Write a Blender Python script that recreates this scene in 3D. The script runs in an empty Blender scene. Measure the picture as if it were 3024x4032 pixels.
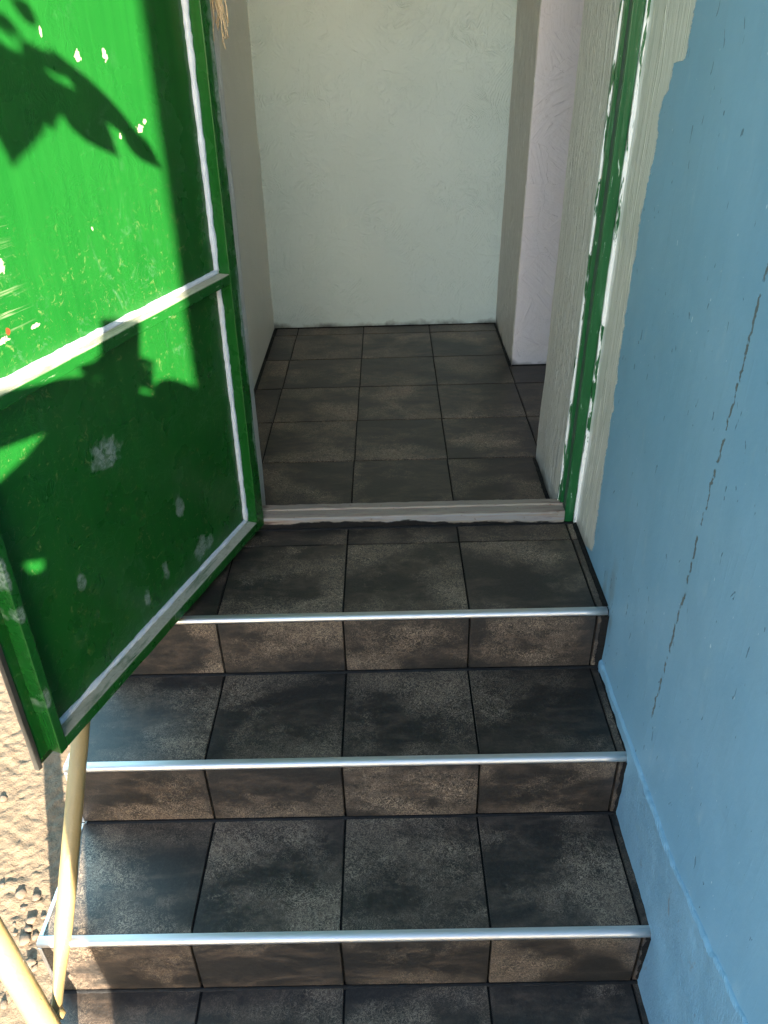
import bpy, bmesh, math, random
from mathutils import Vector, Matrix, noise

random.seed(7)
R = math.radians
scene = bpy.context.scene
COL = scene.collection

# ------------------------------------------------------------------ camera
cam = bpy.data.cameras.new('camera')
cam.sensor_width = 36.0
cam.lens = 36.0 * 3133.87 / 4032.0
cam.clip_start = 0.02
cam.clip_end = 400.0
cam_o = bpy.data.objects.new('camera', cam)
COL.objects.link(cam_o)
CAM = Vector((0.124347, -1.489610, 1.216317))
cr = Vector((0.9997, -0.0033, -0.0253)).normalized()
cf = Vector((-0.0106, 0.8472, -0.5311)).normalized()
cu = cr.cross(cf).normalized()
cr = cf.cross(cu).normalized()
m = Matrix.Identity(4)
for i in range(3):
    m[i][0], m[i][1], m[i][2], m[i][3] = cr[i], cu[i], -cf[i], CAM[i]
cam_o.matrix_world = m
scene.camera = cam_o

# ------------------------------------------------------------------ sky and sun
SUN = Vector((-0.297, 0.904, -0.3074)).normalized()      # the way the light travels
world = bpy.data.worlds.new('World')
scene.world = world
world.use_nodes = True
wn = world.node_tree
sky = wn.nodes.new('ShaderNodeTexSky')
sky.sky_type = 'NISHITA'
sky.sun_disc = False
sky.sun_elevation = R(17.9)
sky.sun_rotation = R(161.8)
wn.links.new(sky.outputs[0], wn.nodes['Background'].inputs[0])
wn.nodes['Background'].inputs[1].default_value = 0.09
sun = bpy.data.lights.new('sun', 'SUN')
sun.energy = 5.0
sun.angle = R(0.55)
sun.color = (1.0, 0.89, 0.74)
sun_o = bpy.data.objects.new('sun', sun)
COL.objects.link(sun_o)
sun_o.rotation_euler = SUN.to_track_quat('-Z', 'Y').to_euler()
sun_o.location = (3, -8, 5)

vs = scene.view_settings
vs.view_transform = 'Standard'
vs.look = 'None'
vs.gamma = 1.0
vs.use_curve_mapping = False
vs.exposure = 3.2
scene.cycles.max_bounces = 7
scene.cycles.diffuse_bounces = 5
scene.cycles.glossy_bounces = 3
scene.cycles.use_denoising = True
scene.cycles.sample_clamp_indirect = 6.0


# ------------------------------------------------------------------ node helper
class G:
    def __init__(self, name):
        self.m = bpy.data.materials.new(name)
        self.m.use_nodes = True
        self.t = self.m.node_tree
        self.b = self.t.nodes['Principled BSDF']
        self.tc = self.t.nodes.new('ShaderNodeTexCoord')
        self.obj = self.tc.outputs['Object']

    def put(self, sock, v):
        if v is None:
            return
        if isinstance(v, bpy.types.NodeSocket):
            self.t.links.new(v, sock)
        elif isinstance(v, (tuple, list)):
            if sock.type == 'RGBA' and len(v) == 3:
                v = tuple(v) + (1.0,)
            sock.default_value = v
        else:
            if sock.type == 'VECTOR':
                v = (v, v, v)
            sock.default_value = v

    def map(self, vec=None, scale=(1, 1, 1), rot=(0, 0, 0), loc=(0, 0, 0)):
        n = self.t.nodes.new('ShaderNodeMapping')
        self.put(n.inputs[0], vec or self.obj)
        n.inputs[1].default_value = loc
        n.inputs[2].default_value = rot
        n.inputs[3].default_value = scale
        return n.outputs[0]

    def noise(self, vec=None, scale=5, detail=4, rough=0.55, dist=0.0, color=False, lac=2.0):
        n = self.t.nodes.new('ShaderNodeTexNoise')
        self.put(n.inputs['Vector'], vec or self.obj)
        n.inputs['Scale'].default_value = scale
        n.inputs['Detail'].default_value = detail
        n.inputs['Roughness'].default_value = rough
        n.inputs['Lacunarity'].default_value = lac
        n.inputs['Distortion'].default_value = dist
        return n.outputs[1 if color else 0]

    def voro(self, vec=None, scale=5, feature='F1', rand=1.0, out=0):
        n = self.t.nodes.new('ShaderNodeTexVoronoi')
        n.feature = feature
        self.put(n.inputs['Vector'], vec or self.obj)
        n.inputs['Scale'].default_value = scale
        n.inputs['Randomness'].default_value = rand
        return n.outputs[out]

    def wave(self, vec=None, scale=5, dist=0, detail=2, dscale=1, kind='BANDS', direc='X'):
        n = self.t.nodes.new('ShaderNodeTexWave')
        n.wave_type = kind
        if kind == 'BANDS':
            n.bands_direction = direc
        self.put(n.inputs['Vector'], vec or self.obj)
        n.inputs['Scale'].default_value = scale
        n.inputs['Distortion'].default_value = dist
        n.inputs['Detail'].default_value = detail
        n.inputs['Detail Scale'].default_value = dscale
        return n.outputs[1]

    def ramp(self, f, stops, interp='LINEAR', color=False):
        n = self.t.nodes.new('ShaderNodeValToRGB')
        n.color_ramp.interpolation = interp
        e = n.color_ramp.elements
        while len(e) < len(stops):
            e.new(0.5)
        for i, (p, c) in enumerate(stops):
            e[i].position = p
            if not isinstance(c, (tuple, list)):
                c = (c, c, c)
            e[i].color = tuple(c)[:3] + (1.0,)
        self.put(n.inputs[0], f)
        return n.outputs[0]

    def mth(self, op, a, b=None, c=None, clamp=False):
        n = self.t.nodes.new('ShaderNodeMath')
        n.operation = op
        n.use_clamp = clamp
        self.put(n.inputs[0], a)
        if b is not None:
            self.put(n.inputs[1], b)
        if c is not None:
            self.put(n.inputs[2], c)
        return n.outputs[0]

    def mix(self, f, a, b, mode='MIX'):
        n = self.t.nodes.new('ShaderNodeMix')
        n.data_type = 'RGBA'
        n.blend_type = mode
        n.clamp_factor = True
        self.put(n.inputs[0], f)
        self.put(n.inputs[6], a)
        self.put(n.inputs[7], b)
        return n.outputs[2]

    def sep(self, vec=None):
        n = self.t.nodes.new('ShaderNodeSeparateXYZ')
        self.put(n.inputs[0], vec or self.obj)
        return n.outputs

    def comb(self, x, y, z):
        n = self.t.nodes.new('ShaderNodeCombineXYZ')
        self.put(n.inputs[0], x); self.put(n.inputs[1], y); self.put(n.inputs[2], z)
        return n.outputs[0]

    def vadd(self, a, b, op='ADD'):
        n = self.t.nodes.new('ShaderNodeVectorMath')
        n.operation = op
        self.put(n.inputs[0], a); self.put(n.inputs[1], b)
        return n.outputs[0]

    def rnd(self):
        n = self.t.nodes.new('ShaderNodeObjectInfo')
        return n.outputs['Random']

    def rnd_vec(self, amp=60.0):
        r = self.rnd()
        return self.vadd(self.obj, self.comb(self.mth('MULTIPLY', r, amp), self.mth('MULTIPLY', r, amp * 1.7), self.mth('MULTIPLY', r, -amp * 0.6)))

    def bump(self, h, dist=0.002, strength=1.0, normal=None):
        n = self.t.nodes.new('ShaderNodeBump')
        n.inputs['Strength'].default_value = strength
        n.inputs['Distance'].default_value = dist
        self.put(n.inputs['Height'], h)
        if normal is not None:
            self.put(n.inputs['Normal'], normal)
        return n.outputs[0]

    def blob(self, axes, spots, wob=0.35, nscale=60.0, soft=0.25):
        """mask of ragged spots with a shape of their own; axes = two scalar sockets, spots = (a, b, ra, rb)"""
        nz = self.mth('MULTIPLY_ADD', self.noise(scale=nscale, detail=4), 2 * wob, -wob)
        out = None
        for a, b, ra, rb in spots:
            u = self.mth('DIVIDE', self.mth('SUBTRACT', axes[0], a), ra)
            v = self.mth('DIVIDE', self.mth('SUBTRACT', axes[1], b), rb)
            d = self.mth('ADD', self.mth('POWER', self.mth('ABSOLUTE', u), 2.0), self.mth('POWER', self.mth('ABSOLUTE', v), 2.0))
            d = self.mth('ADD', self.mth('SQRT', d), nz)
            mk = self.mth('DIVIDE', self.mth('SUBTRACT', 1.0, d), soft, clamp=True)
            out = mk if out is None else self.mth('MAXIMUM', out, mk)
        return out

    def done(self, color=None, rough=None, normal=None, spec=None, metal=None, coat=None):
        self.put(self.b.inputs['Base Color'], color)
        self.put(self.b.inputs['Roughness'], rough)
        self.put(self.b.inputs['Normal'], normal)
        self.put(self.b.inputs['Specular IOR Level'], spec)
        self.put(self.b.inputs['Metallic'], metal)
        self.put(self.b.inputs['Coat Weight'], coat)
        return self.m


# ------------------------------------------------------------------ materials
def mat_tile():
    g = G('slate_look_tile')
    v = g.rnd_vec()
    big = g.noise(g.map(v, scale=(1.0, 1.5, 1.0), rot=(0, 0, 0.5)), 3.6, 2, 0.45, 0.5)
    mid = g.noise(g.map(v, scale=(1.0, 1.4, 1.0)), 24, 6, 0.74, 0.4)
    fine = g.noise(v, 140, 3, 0.7, 0.4)
    curl = g.noise(v, 80, 3, 0.6, 2.4)
    curl = g.ramp(g.mth('ABSOLUTE', g.mth('SUBTRACT', curl, 0.5)), [(0.0, 1.0), (0.018, 0.75), (0.042, 0.0)])
    patch = g.ramp(g.mth('ADD', g.mth('MULTIPLY', big, 0.80), g.mth('MULTIPLY', mid, 0.28)), [(0.47, 0.0), (0.60, 0.36), (0.74, 1.0)])
    dark = g.mix(g.ramp(fine, [(0.30, 0.0), (0.70, 1.0)]), (0.0125, 0.0110, 0.0095), (0.0245, 0.0212, 0.0180))
    rust = g.mix(g.ramp(mid, [(0.30, 0.0), (0.70, 1.0)]), (0.0250, 0.0190, 0.0140), (0.140, 0.092, 0.062))
    c = g.mix(patch, dark, rust)
    c = g.mix(g.ramp(fine, [(0.56, 0.0), (0.72, 0.6)]), c, g.mix(patch, (0.033, 0.029, 0.025), (0.190, 0.136, 0.096)))
    cm = g.mth('MULTIPLY', curl, g.ramp(g.mth('ADD', patch, g.mth('MULTIPLY', g.noise(v, 13, 2), 0.6)), [(0.38, 0.04), (0.85, 1.0)]))
    c = g.mix(cm, c, (0.36, 0.275, 0.19))
    vein = g.noise(g.map(v, scale=(1, 3.4, 1), rot=(0, 0, -0.7)), 3.0, 4, 0.6, 0.15)
    vein = g.ramp(g.mth('ABSOLUTE', g.mth('SUBTRACT', vein, 0.5)), [(0.0, 1.0), (0.075, 0.0)])
    c = g.mix(g.mth('MULTIPLY', g.mth('MULTIPLY', vein, g.ramp(mid, [(0.35, 0.1), (0.65, 1.0)])), 0.5), c, (0.115, 0.080, 0.056))
    tint = g.mth('MULTIPLY_ADD', g.rnd(), 0.40, 0.78)
    c = g.mix(1.0, c, g.comb(tint, tint, tint), 'MULTIPLY')
    h = g.mth('ADD', g.mth('MULTIPLY', mid, 0.5), g.mth('MULTIPLY', fine, 0.35))
    nb = g.bump(h, 0.0012, 0.7)
    rgh = g.ramp(g.mth('ADD', g.mth('MULTIPLY', fine, 0.5), g.mth('MULTIPLY', mid, 0.5)), [(0.3, 0.30), (0.7, 0.52)])
    return g.done(c, rgh, nb, 0.55)


def mat_grout():
    g = G('black_grout')
    n = g.noise(scale=90, detail=5)
    c = g.mix(n, (0.003, 0.003, 0.003), (0.010, 0.0095, 0.009))
    return g.done(c, g.ramp(n, [(0.3, 0.5), (0.7, 0.85)]), g.bump(n, 0.002, 0.8), 0.25)


def mat_alu():
    g = G('brushed_aluminium')
    n = g.noise(g.map(scale=(2, 160, 160)), 6, 4, 0.6)
    c = g.mix(n, (0.68, 0.665, 0.65), (0.82, 0.805, 0.79))
    return g.done(c, g.ramp(n, [(0.2, 0.42), (0.8, 0.58)]), g.bump(n, 0.0004, 0.4), 0.5, 1.0)


def mat_plaster(name, c1, c2, amp=1.0, arcs=True, ridges=0.0, vstroke=0.0, fleck=0.0, dirt=False, rough=0.6):
    g = G(name)
    o = g.obj
    base = g.noise(o, 3.0, 3, 0.5)
    c = g.mix(base, c1, c2)
    fine = g.noise(o, 70, 4, 0.6)
    lump = g.noise(o, 14, 5, 0.62, 0.8)
    h = g.mth('ADD', g.mth('MULTIPLY', fine, 0.10), g.mth('MULTIPLY', lump, 0.62))
    if arcs:
        wv = g.vadd(o, g.mth('MULTIPLY', g.noise(o, 5, 3, color=True), 0.30))
        dist = g.voro(wv, 3.6, out=0)
        ring = g.mth('SINE', g.mth('MULTIPLY', dist, 170.0))
        comb = g.noise(o, 30, 3, 0.6, 1.0)
        mask = g.mth('MULTIPLY', g.ramp(g.noise(o, 4.6, 3, 0.6), [(0.44, 0.0), (0.60, 1.0)]), g.ramp(comb, [(0.40, 0.0), (0.6, 1.0)]))
        h = g.mth('ADD', h, g.mth('MULTIPLY', g.mth('MULTIPLY', ring, mask), 0.11))
    if ridges > 0:
        # overlapping trowel passes: each cell is combed its own way and ends in a raised edge
        wv = g.vadd(o, g.mth('MULTIPLY', g.noise(o, 11, 3, color=True), 0.12))
        vn = g.t.nodes.new('ShaderNodeTexVoronoi')
        g.put(vn.inputs['Vector'], wv)
        vn.inputs['Scale'].default_value = 9.0
        ang = g.mth('MULTIPLY', g.sep(vn.outputs['Color'])[0], 6.28)
        vr = g.t.nodes.new('ShaderNodeVectorRotate')
        vr.rotation_type = 'Y_AXIS'
        g.put(vr.inputs['Vector'], g.vadd(o, vn.outputs['Color']))
        g.put(vr.inputs['Angle'], ang)
        st2 = g.noise(g.map(vr.outputs[0], scale=(7, 7, 60)), 1.0, 3, 0.6, 0.4)
        lev = g.sep(vn.outputs['Color'])[1]
        line = g.ramp(st2, [(0.60, 0.0), (0.68, 1.0)])
        h = g.mth('ADD', h, g.mth('MULTIPLY', g.mth('ADD', g.mth('MULTIPLY', st2, 0.5), g.mth('ADD', g.mth('MULTIPLY', lev, 0.35), g.mth('MULTIPLY', line, 0.14))), ridges))
    if vstroke > 0:
        st = g.noise(g.map(scale=(55, 55, 4.0)), 1.0, 4, 0.6, 0.6)
        h = g.mth('ADD', h, g.mth('MULTIPLY', st, vstroke))
        c = g.mix(g.ramp(st, [(0.35, 0.45), (0.6, 0.0)]), c, tuple(x * 0.86 for x in c1))
        if fleck > 0:
            fl = g.noise(g.map(scale=(150, 150, 16.0)), 1.0, 3, 0.55, 0.8)
            zone = g.noise(o, 12, 2)
            fm = g.mth('MULTIPLY', g.ramp(fl, [(0.56, 0.0), (0.60, 1.0)]), g.ramp(zone, [(0.4, 0.2), (0.6, 1.0)]))
            c = g.mix(g.mth('MULTIPLY', fm, fleck), c, (0.82, 0.80, 0.75))
            h = g.mth('ADD', h, g.mth('MULTIPLY', fm, 0.5))
    if dirt:
        z = g.sep()[2]
        dz = g.mth('SUBTRACT', g.mth('MULTIPLY', g.noise(g.map(scale=(9, 9, 9)), 1, 4, 0.6), 0.10), g.mth('ADD', z, 0.045))
        dm = g.ramp(dz, [(0.0, 0.0), (0.018, 0.7), (0.03, 1.0)])
        c = g.mix(g.mth('MULTIPLY', dm, 0.85), c, (0.06, 0.055, 0.045))
    nb = g.bump(h, 0.0095 * amp, 1.0)
    return g.done(c, rough, nb, 0.4)


GREEN = ((0.0022, 0.050, 0.0062), (0.0095, 0.100, 0.0135))


def mat_green(name='green_gloss_paint', spots_cream=(), spots_grey=(), spots_rust=(), dust=0.0, streak='z', scuff=True):
    g = G(name)
    x, y, z = g.sep()
    sc = (60, 60, 2.5) if streak == 'z' else (2.5, 60, 60)
    st = g.noise(g.map(scale=sc), 1.0, 4, 0.6, 0.3)
    n = g.noise(scale=6, detail=4)
    c = g.mix(g.mth('ADD', g.mth('MULTIPLY', st, 0.6), g.mth('MULTIPLY', n, 0.4)), GREEN[0], GREEN[1])
    relief = g.noise(scale=22, detail=6, rough=0.62, dist=1.5)
    rel = g.ramp(g.mth('ABSOLUTE', g.mth('SUBTRACT', relief, 0.5)), [(0.0, 1.0), (0.03, 0.5), (0.07, 0.0)])
    zone = g.ramp(g.noise(scale=5.5, detail=2), [(0.45, 0.0), (0.6, 1.0)])
    h = g.mth('ADD', g.mth('MULTIPLY', st, 0.35), g.mth('MULTIPLY', g.mth('MULTIPLY', rel, zone), 0.22))
    h = g.mth('ADD', h, g.mth('MULTIPLY', g.noise(scale=2.2, detail=2), 2.5))
    rgh = g.mth('MULTIPLY_ADD', n, 0.15, 0.20)
    if scuff:
        sp = g.noise(scale=130, detail=3, rough=0.7, dist=1.0)
        spz = g.ramp(g.noise(scale=9, detail=3), [(0.5, 0.0), (0.66, 1.0)])
        sm = g.mth('MULTIPLY', g.ramp(sp, [(0.70, 0.0), (0.74, 1.0)]), spz)
        c = g.mix(g.mth('MULTIPLY', sm, 0.6), c, (0.36, 0.38, 0.24))
        hz = g.mth('MULTIPLY', g.ramp(g.noise(scale=17, detail=7, rough=0.75, dist=0.8), [(0.56, 0.0), (0.75, 0.35)]), g.ramp(g.noise(scale=3.4, detail=2), [(0.5, 0.0), (0.65, 1.0)]))
        c = g.mix(hz, c, (0.16, 0.24, 0.18))
    if scuff == 'fan':
        fan = g.noise(g.map(scale=(5, 1, 95), rot=(0, R(-58), 0)), 1.0, 4, 0.7, 0.3)
        fz = g.blob((x, z), [(0.70, 0.90, 0.10, 0.13), (0.66, 0.84, 0.08, 0.07)], 0.5, 12, 0.9)
        fmk = g.mth('MULTIPLY', g.ramp(fan, [(0.55, 0.0), (0.66, 0.75)]), fz)
        c = g.mix(fmk, c, (0.20, 0.22, 0.14))
        gd = g.ramp(g.noise(scale=55, detail=6, rough=0.78, dist=1.2), [(0.585, 0.0), (0.64, 0.8)])
        gz = g.ramp(g.mth('ADD', g.mth('SUBTRACT', 0.92, z), g.mth('MULTIPLY', g.noise(scale=6, detail=2), 0.16)), [(0.02, 0.0), (0.20, 1.0)])
        c = g.mix(g.mth('MULTIPLY', g.mth('MULTIPLY', gd, gz), 0.26), c, (0.30, 0.29, 0.12))
    if spots_rust:
        rm = g.blob((x, z), spots_rust, 0.7, 90, 0.3)
        c = g.mix(rm, c, (0.14, 0.035, 0.012))
    if spots_grey:
        gm = g.mth('MULTIPLY', g.blob((x, z), spots_grey, 0.9, 42, 0.45), g.ramp(g.noise(scale=75, detail=5, rough=0.75, dist=1.4), [(0.38, 0.08), (0.60, 1.0)]))
        c = g.mix(g.mth('MULTIPLY', gm, 0.62), c, (0.30, 0.34, 0.33))
        rgh = g.mth('MULTIPLY_ADD', gm, 0.35, rgh)
    if spots_cream:
        cmk = g.blob((x, z), spots_cream, 1.3, 140, 0.15)
        c = g.mix(cmk, c, g.mix(g.noise(scale=260, detail=3), (0.16, 0.17, 0.10), (0.36, 0.35, 0.25)))
        h = g.mth('SUBTRACT', h, g.mth('MULTIPLY', cmk, 0.8))
    if dust > 0:
        nn = g.noise(g.map(scale=(6, 30, 30)), 1.5, 7, 0.7, 0.5)
        geo = g.t.nodes.new('ShaderNodeNewGeometry')
        up = g.mth('MULTIPLY', g.sep(geo.outputs['True Normal'])[2], 1.0, clamp=True)
        dm = g.mth('MULTIPLY', g.ramp(nn, [(0.30, 0.0), (0.48, 1.0)]), up)
        c = g.mix(g.mth('MULTIPLY', dm, dust), c, g.mix(g.noise(scale=120, detail=5), (0.26, 0.26, 0.20), (0.52, 0.49, 0.38)))
        rgh = g.mth('MULTIPLY_ADD', dm, 0.5, rgh)
        ed = g.mth('MULTIPLY', g.ramp(g.noise(g.map(scale=(14, 60, 60)), 1.5, 5, 0.7), [(0.60, 0.0), (0.66, 1.0)]), g.mth('SUBTRACT', 1.0, up))
        c = g.mix(g.mth('MULTIPLY', ed, 0.5), c, (0.30, 0.32, 0.24))
    return g.done(c, rgh, g.bump(h, 0.0014, 0.8), 0.33)


def mat_green_chipped(name, white_edge):
    """green paint with whitish primer showing in vertical chips"""
    g = G(name)
    st = g.noise(g.map(scale=(90, 90, 3.0)), 1.0, 4, 0.6, 0.4)
    c = g.mix(st, (0.002, 0.060, 0.014), (0.006, 0.115, 0.030))
    fl = g.noise(g.map(scale=(170, 170, 22)), 1.0, 4, 0.6, 0.8)
    fm = g.ramp(fl, [(0.655, 0.0), (0.69, 1.0)])
    c = g.mix(fm, c, (0.45, 0.58, 0.46))
    pal = g.ramp(g.noise(g.map(scale=(40, 40, 5)), 1.0, 5, 0.65), [(0.55, 0.0), (0.7, 0.30)])
    c = g.mix(pal, c, (0.20, 0.38, 0.24))
    if white_edge > 0:
        wn_ = g.noise(g.map(scale=(60, 60, 9)), 1.0, 4, 0.65, 0.6)
        wm = g.ramp(wn_, [(0.60 - white_edge, 0.0), (0.64 - white_edge, 1.0)])
        c = g.mix(wm, c, (0.80, 0.80, 0.76))
    return g.done(c, 0.32, g.bump(g.mth('ADD', st, fm), 0.0012, 0.8), 0.5)


def mat_simple(name, c1, c2, scale=20, rough=0.5, bump=0.001, metal=0.0, spec=0.5, rnd=False, detail=5):
    g = G(name)
    v = g.rnd_vec() if rnd else g.obj
    n = g.noise(v, scale, detail, 0.6)
    return g.done(g.mix(n, c1, c2), rough, g.bump(n, bump, 0.7), spec, metal)


def mat_blue_wall():
    g = G('blue_painted_wall')
    x, y, z = g.sep()
    n1 = g.noise(scale=2.6, detail=4)
    st = g.noise(g.map(scale=(14, 14, 2.2)), 1.0, 3, 0.5)
    c = g.mix(g.mth('ADD', g.mth('MULTIPLY', n1, 0.6), g.mth('MULTIPLY', st, 0.4)), (0.150, 0.305, 0.425), (0.215, 0.385, 0.510))
    cloud = g.ramp(g.noise(scale=1.3, detail=6, rough=0.68, dist=0.6), [(0.42, 0.0), (0.68, 0.42)])
    c = g.mix(cloud, c, (0.26, 0.40, 0.49))
    # pale rubbed marks and small dark nicks
    sm = g.ramp(g.noise(g.map(scale=(22, 22, 9)), 1.0, 3, 0.5), [(0.64, 0.0), (0.74, 0.30)])
    c = g.mix(sm, c, (0.32, 0.45, 0.52))
    nick = g.ramp(g.noise(g.map(scale=(75, 75, 26)), 1.0, 2, 0.5, 0.6), [(0.715, 0.0), (0.74, 1.0)])
    c = g.mix(g.mth('MULTIPLY', nick, 0.75), c, (0.07, 0.13, 0.17))
    dot = g.ramp(g.noise(g.map(scale=(130, 130, 60)), 1.0, 2, 0.5), [(0.755, 0.0), (0.775, 1.0)])
    c = g.mix(dot, c, (0.50, 0.62, 0.68))
    # panel joint: broken line of chips
    wob = g.mth('MULTIPLY_ADD', g.noise(g.map(scale=(0, 0, 26)), 1.0, 3, 0.6), 0.040, -0.020)
    yc = g.mth('ADD', g.mth('ADD', y, 0.358), g.mth('ADD', g.mth('MULTIPLY', z, 0.022), wob))
    dash = g.ramp(g.noise(g.map(scale=(0, 0, 24), loc=(0, 0, 3.3)), 1.0, 2, 0.6), [(0.44, 0.0), (0.49, 1.0)])
    rag = g.mth('MULTIPLY_ADD', g.noise(scale=60, detail=5, rough=0.7), 0.0150, -0.0046)
    ck = g.mth('MULTIPLY', g.mth('LESS_THAN', g.mth('ABSOLUTE', yc), rag), dash)
    ck = g.mth('MULTIPLY', ck, g.ramp(z, [(0.0, 0.0), (0.02, 1.0)]))
    ck = g.mth('MULTIPLY', ck, g.mth('LESS_THAN', z, 0.93))
    c = g.mix(g.mth('MULTIPLY', ck, 0.8), c, (0.10, 0.085, 0.055))
    # beige overpaint beside the frame
    zz = g.mth('DIVIDE', g.mth('ADD', z, 0.2), 1.6)
    e = g.ramp(zz, [(0.0, 0.40), (0.10, 0.34), (0.125, 0.262), (0.145, 0.190), (0.165, 0.182), (0.35, 0.205), (0.54, 0.224), (0.70, 0.206), (0.795, 0.200), (0.800, 0.176), (0.828, 0.174), (0.833, 0.118), (1.0, 0.10)])
    jag = g.mth('MULTIPLY_ADD', g.noise(g.map(scale=(8, 8, 16)), 1.0, 7, 0.78), 0.070, -0.035)
    jag2 = g.mth('MULTIPLY_ADD', g.noise(g.map(scale=(6, 60, 60)), 1.0, 2, 0.5), 0.010, -0.005)
    d = g.mth('SUBTRACT', y, g.mth('ADD', e, g.mth('ADD', jag, jag2)))
    bm_ = g.ramp(d, [(0.0, 0.0), (0.0015, 1.0)])
    bs = g.noise(g.map(scale=(50, 50, 3)), 1.0, 4, 0.6, 0.5)
    beige = g.mix(bs, (0.52, 0.495, 0.43), (0.64, 0.615, 0.55))
    thin = g.ramp(d, [(0.0, 0.35), (0.02, 0.0)])
    beige = g.mix(thin, beige, (0.40, 0.46, 0.46))
    lines = g.mth('ABSOLUTE', g.mth('SUBTRACT', g.noise(g.map(scale=(30, 30, 1.6)), 1.0, 3, 0.6, 0.3), 0.5))
    lines = g.ramp(lines, [(0.0, 1.0), (0.022, 0.0)])
    beige = g.mix(g.mth('MULTIPLY', lines, 0.85), beige, (0.80, 0.77, 0.66))
    near = g.ramp(g.mth('SUBTRACT', g.mth('ADD', y, g.mth('MULTIPLY', g.noise(g.map(scale=(25, 25, 9)), 1, 5, 0.7), 0.03)), 0.362), [(0.0, 0.0), (0.004, 1.0)])
    beige = g.mix(near, beige, (0.78, 0.76, 0.72))
    smut = g.ramp(g.mth('SUBTRACT', g.mth('MULTIPLY', g.noise(scale=18, detail=5), 0.12), z), [(0.02, 0.0), (0.07, 0.6)])
    beige = g.mix(smut, beige, (0.16, 0.14, 0.11))
    c = g.mix(bm_, c, beige)
    h = g.mth('ADD', g.mth('MULTIPLY', g.noise(scale=30, detail=7, rough=0.72), 0.55), g.mth('MULTIPLY', st, 0.25))
    h = g.mth('ADD', h, g.mth('MULTIPLY', g.ramp(g.noise(g.map(scale=(70, 70, 8)), 1.0, 3, 0.6), [(0.55, 0.0), (0.75, 1.0)]), 0.14))
    h = g.mth('ADD', h, g.mth('MULTIPLY', bm_, 0.5))
    h = g.mth('ADD', h, g.mth('MULTIPLY', g.mth('MULTIPLY', bm_, g.mth('ADD', g.mth('MULTIPLY', bs, 1.4), lines)), 1.5))
    h = g.mth('SUBTRACT', h, g.mth('MULTIPLY', ck, 1.4))
    h = g.mth('SUBTRACT', h, g.mth('MULTIPLY', nick, 0.8))
    h = g.mth('ADD', h, g.mth('MULTIPLY', g.noise(scale=2.6, detail=3), 5.0))
    smg = g.blob((y, z), [(0.00, 0.06, 0.03, 0.10), (-0.03, -0.03, 0.02, 0.05), (0.05, 0.02, 0.02, 0.06)], 0.6, 30, 0.8)
    c = g.mix(g.mth('MULTIPLY', smg, 0.5), c, (0.16, 0.20, 0.21))
    rgh = g.mth('MULTIPLY_ADD', n1, 0.15, 0.36)
    return g.done(c, rgh, g.bump(h, 0.0016, 0.9), 0.45)


def mat_plinth():
    g = G('blue_ribbed_plinth')
    x, y, z = g.sep()
    n1 = g.noise(scale=7, detail=5)
    c = g.mix(n1, (0.160, 0.320, 0.440), (0.220, 0.390, 0.510))
    w = g.wave(g.map(rot=(R(-38), 0, 0)), 62, 2.2, 3, 2.5, 'BANDS', 'Z')
    cross = g.noise(g.map(scale=(1, 1, 1)), 170, 3, 0.6)
    h = g.mth('ADD', g.mth('MULTIPLY', w, 0.9), g.mth('MULTIPLY', cross, 0.7))
    fade = g.ramp(g.noise(scale=5, detail=2), [(0.30, 0.4), (0.55, 1.0)])
    gn = g.t.nodes.new('ShaderNodeNewGeometry')
    face = g.mth('POWER', g.mth('ABSOLUTE', g.sep(gn.outputs['True Normal'])[0]), 6.0)
    h = g.mth('MULTIPLY', g.mth('MULTIPLY', h, fade), face)
    lump = g.noise(scale=30, detail=5)
    h = g.mth('ADD', h, g.mth('MULTIPLY', lump, 0.7))
    rust = g.ramp(g.noise(g.map(scale=(22, 22, 12)), 1.0, 5, 0.7, 0.5), [(0.64, 0.0), (0.72, 1.0)])
    c = g.mix(g.mth('MULTIPLY', rust, 0.6), c, (0.20, 0.125, 0.06))
    grime = g.ramp(g.noise(scale=12, detail=5, rough=0.7), [(0.60, 0.0), (0.80, 0.15)])
    c = g.mix(grime, c, (0.08, 0.14, 0.17))
    c = g.mix(g.mth('MULTIPLY', g.mth('MULTIPLY', w, face), 0.22), c, (0.30, 0.45, 0.55))
    return g.done(c, 0.5, g.bump(h, 0.0026, 1.0), 0.35)


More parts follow.
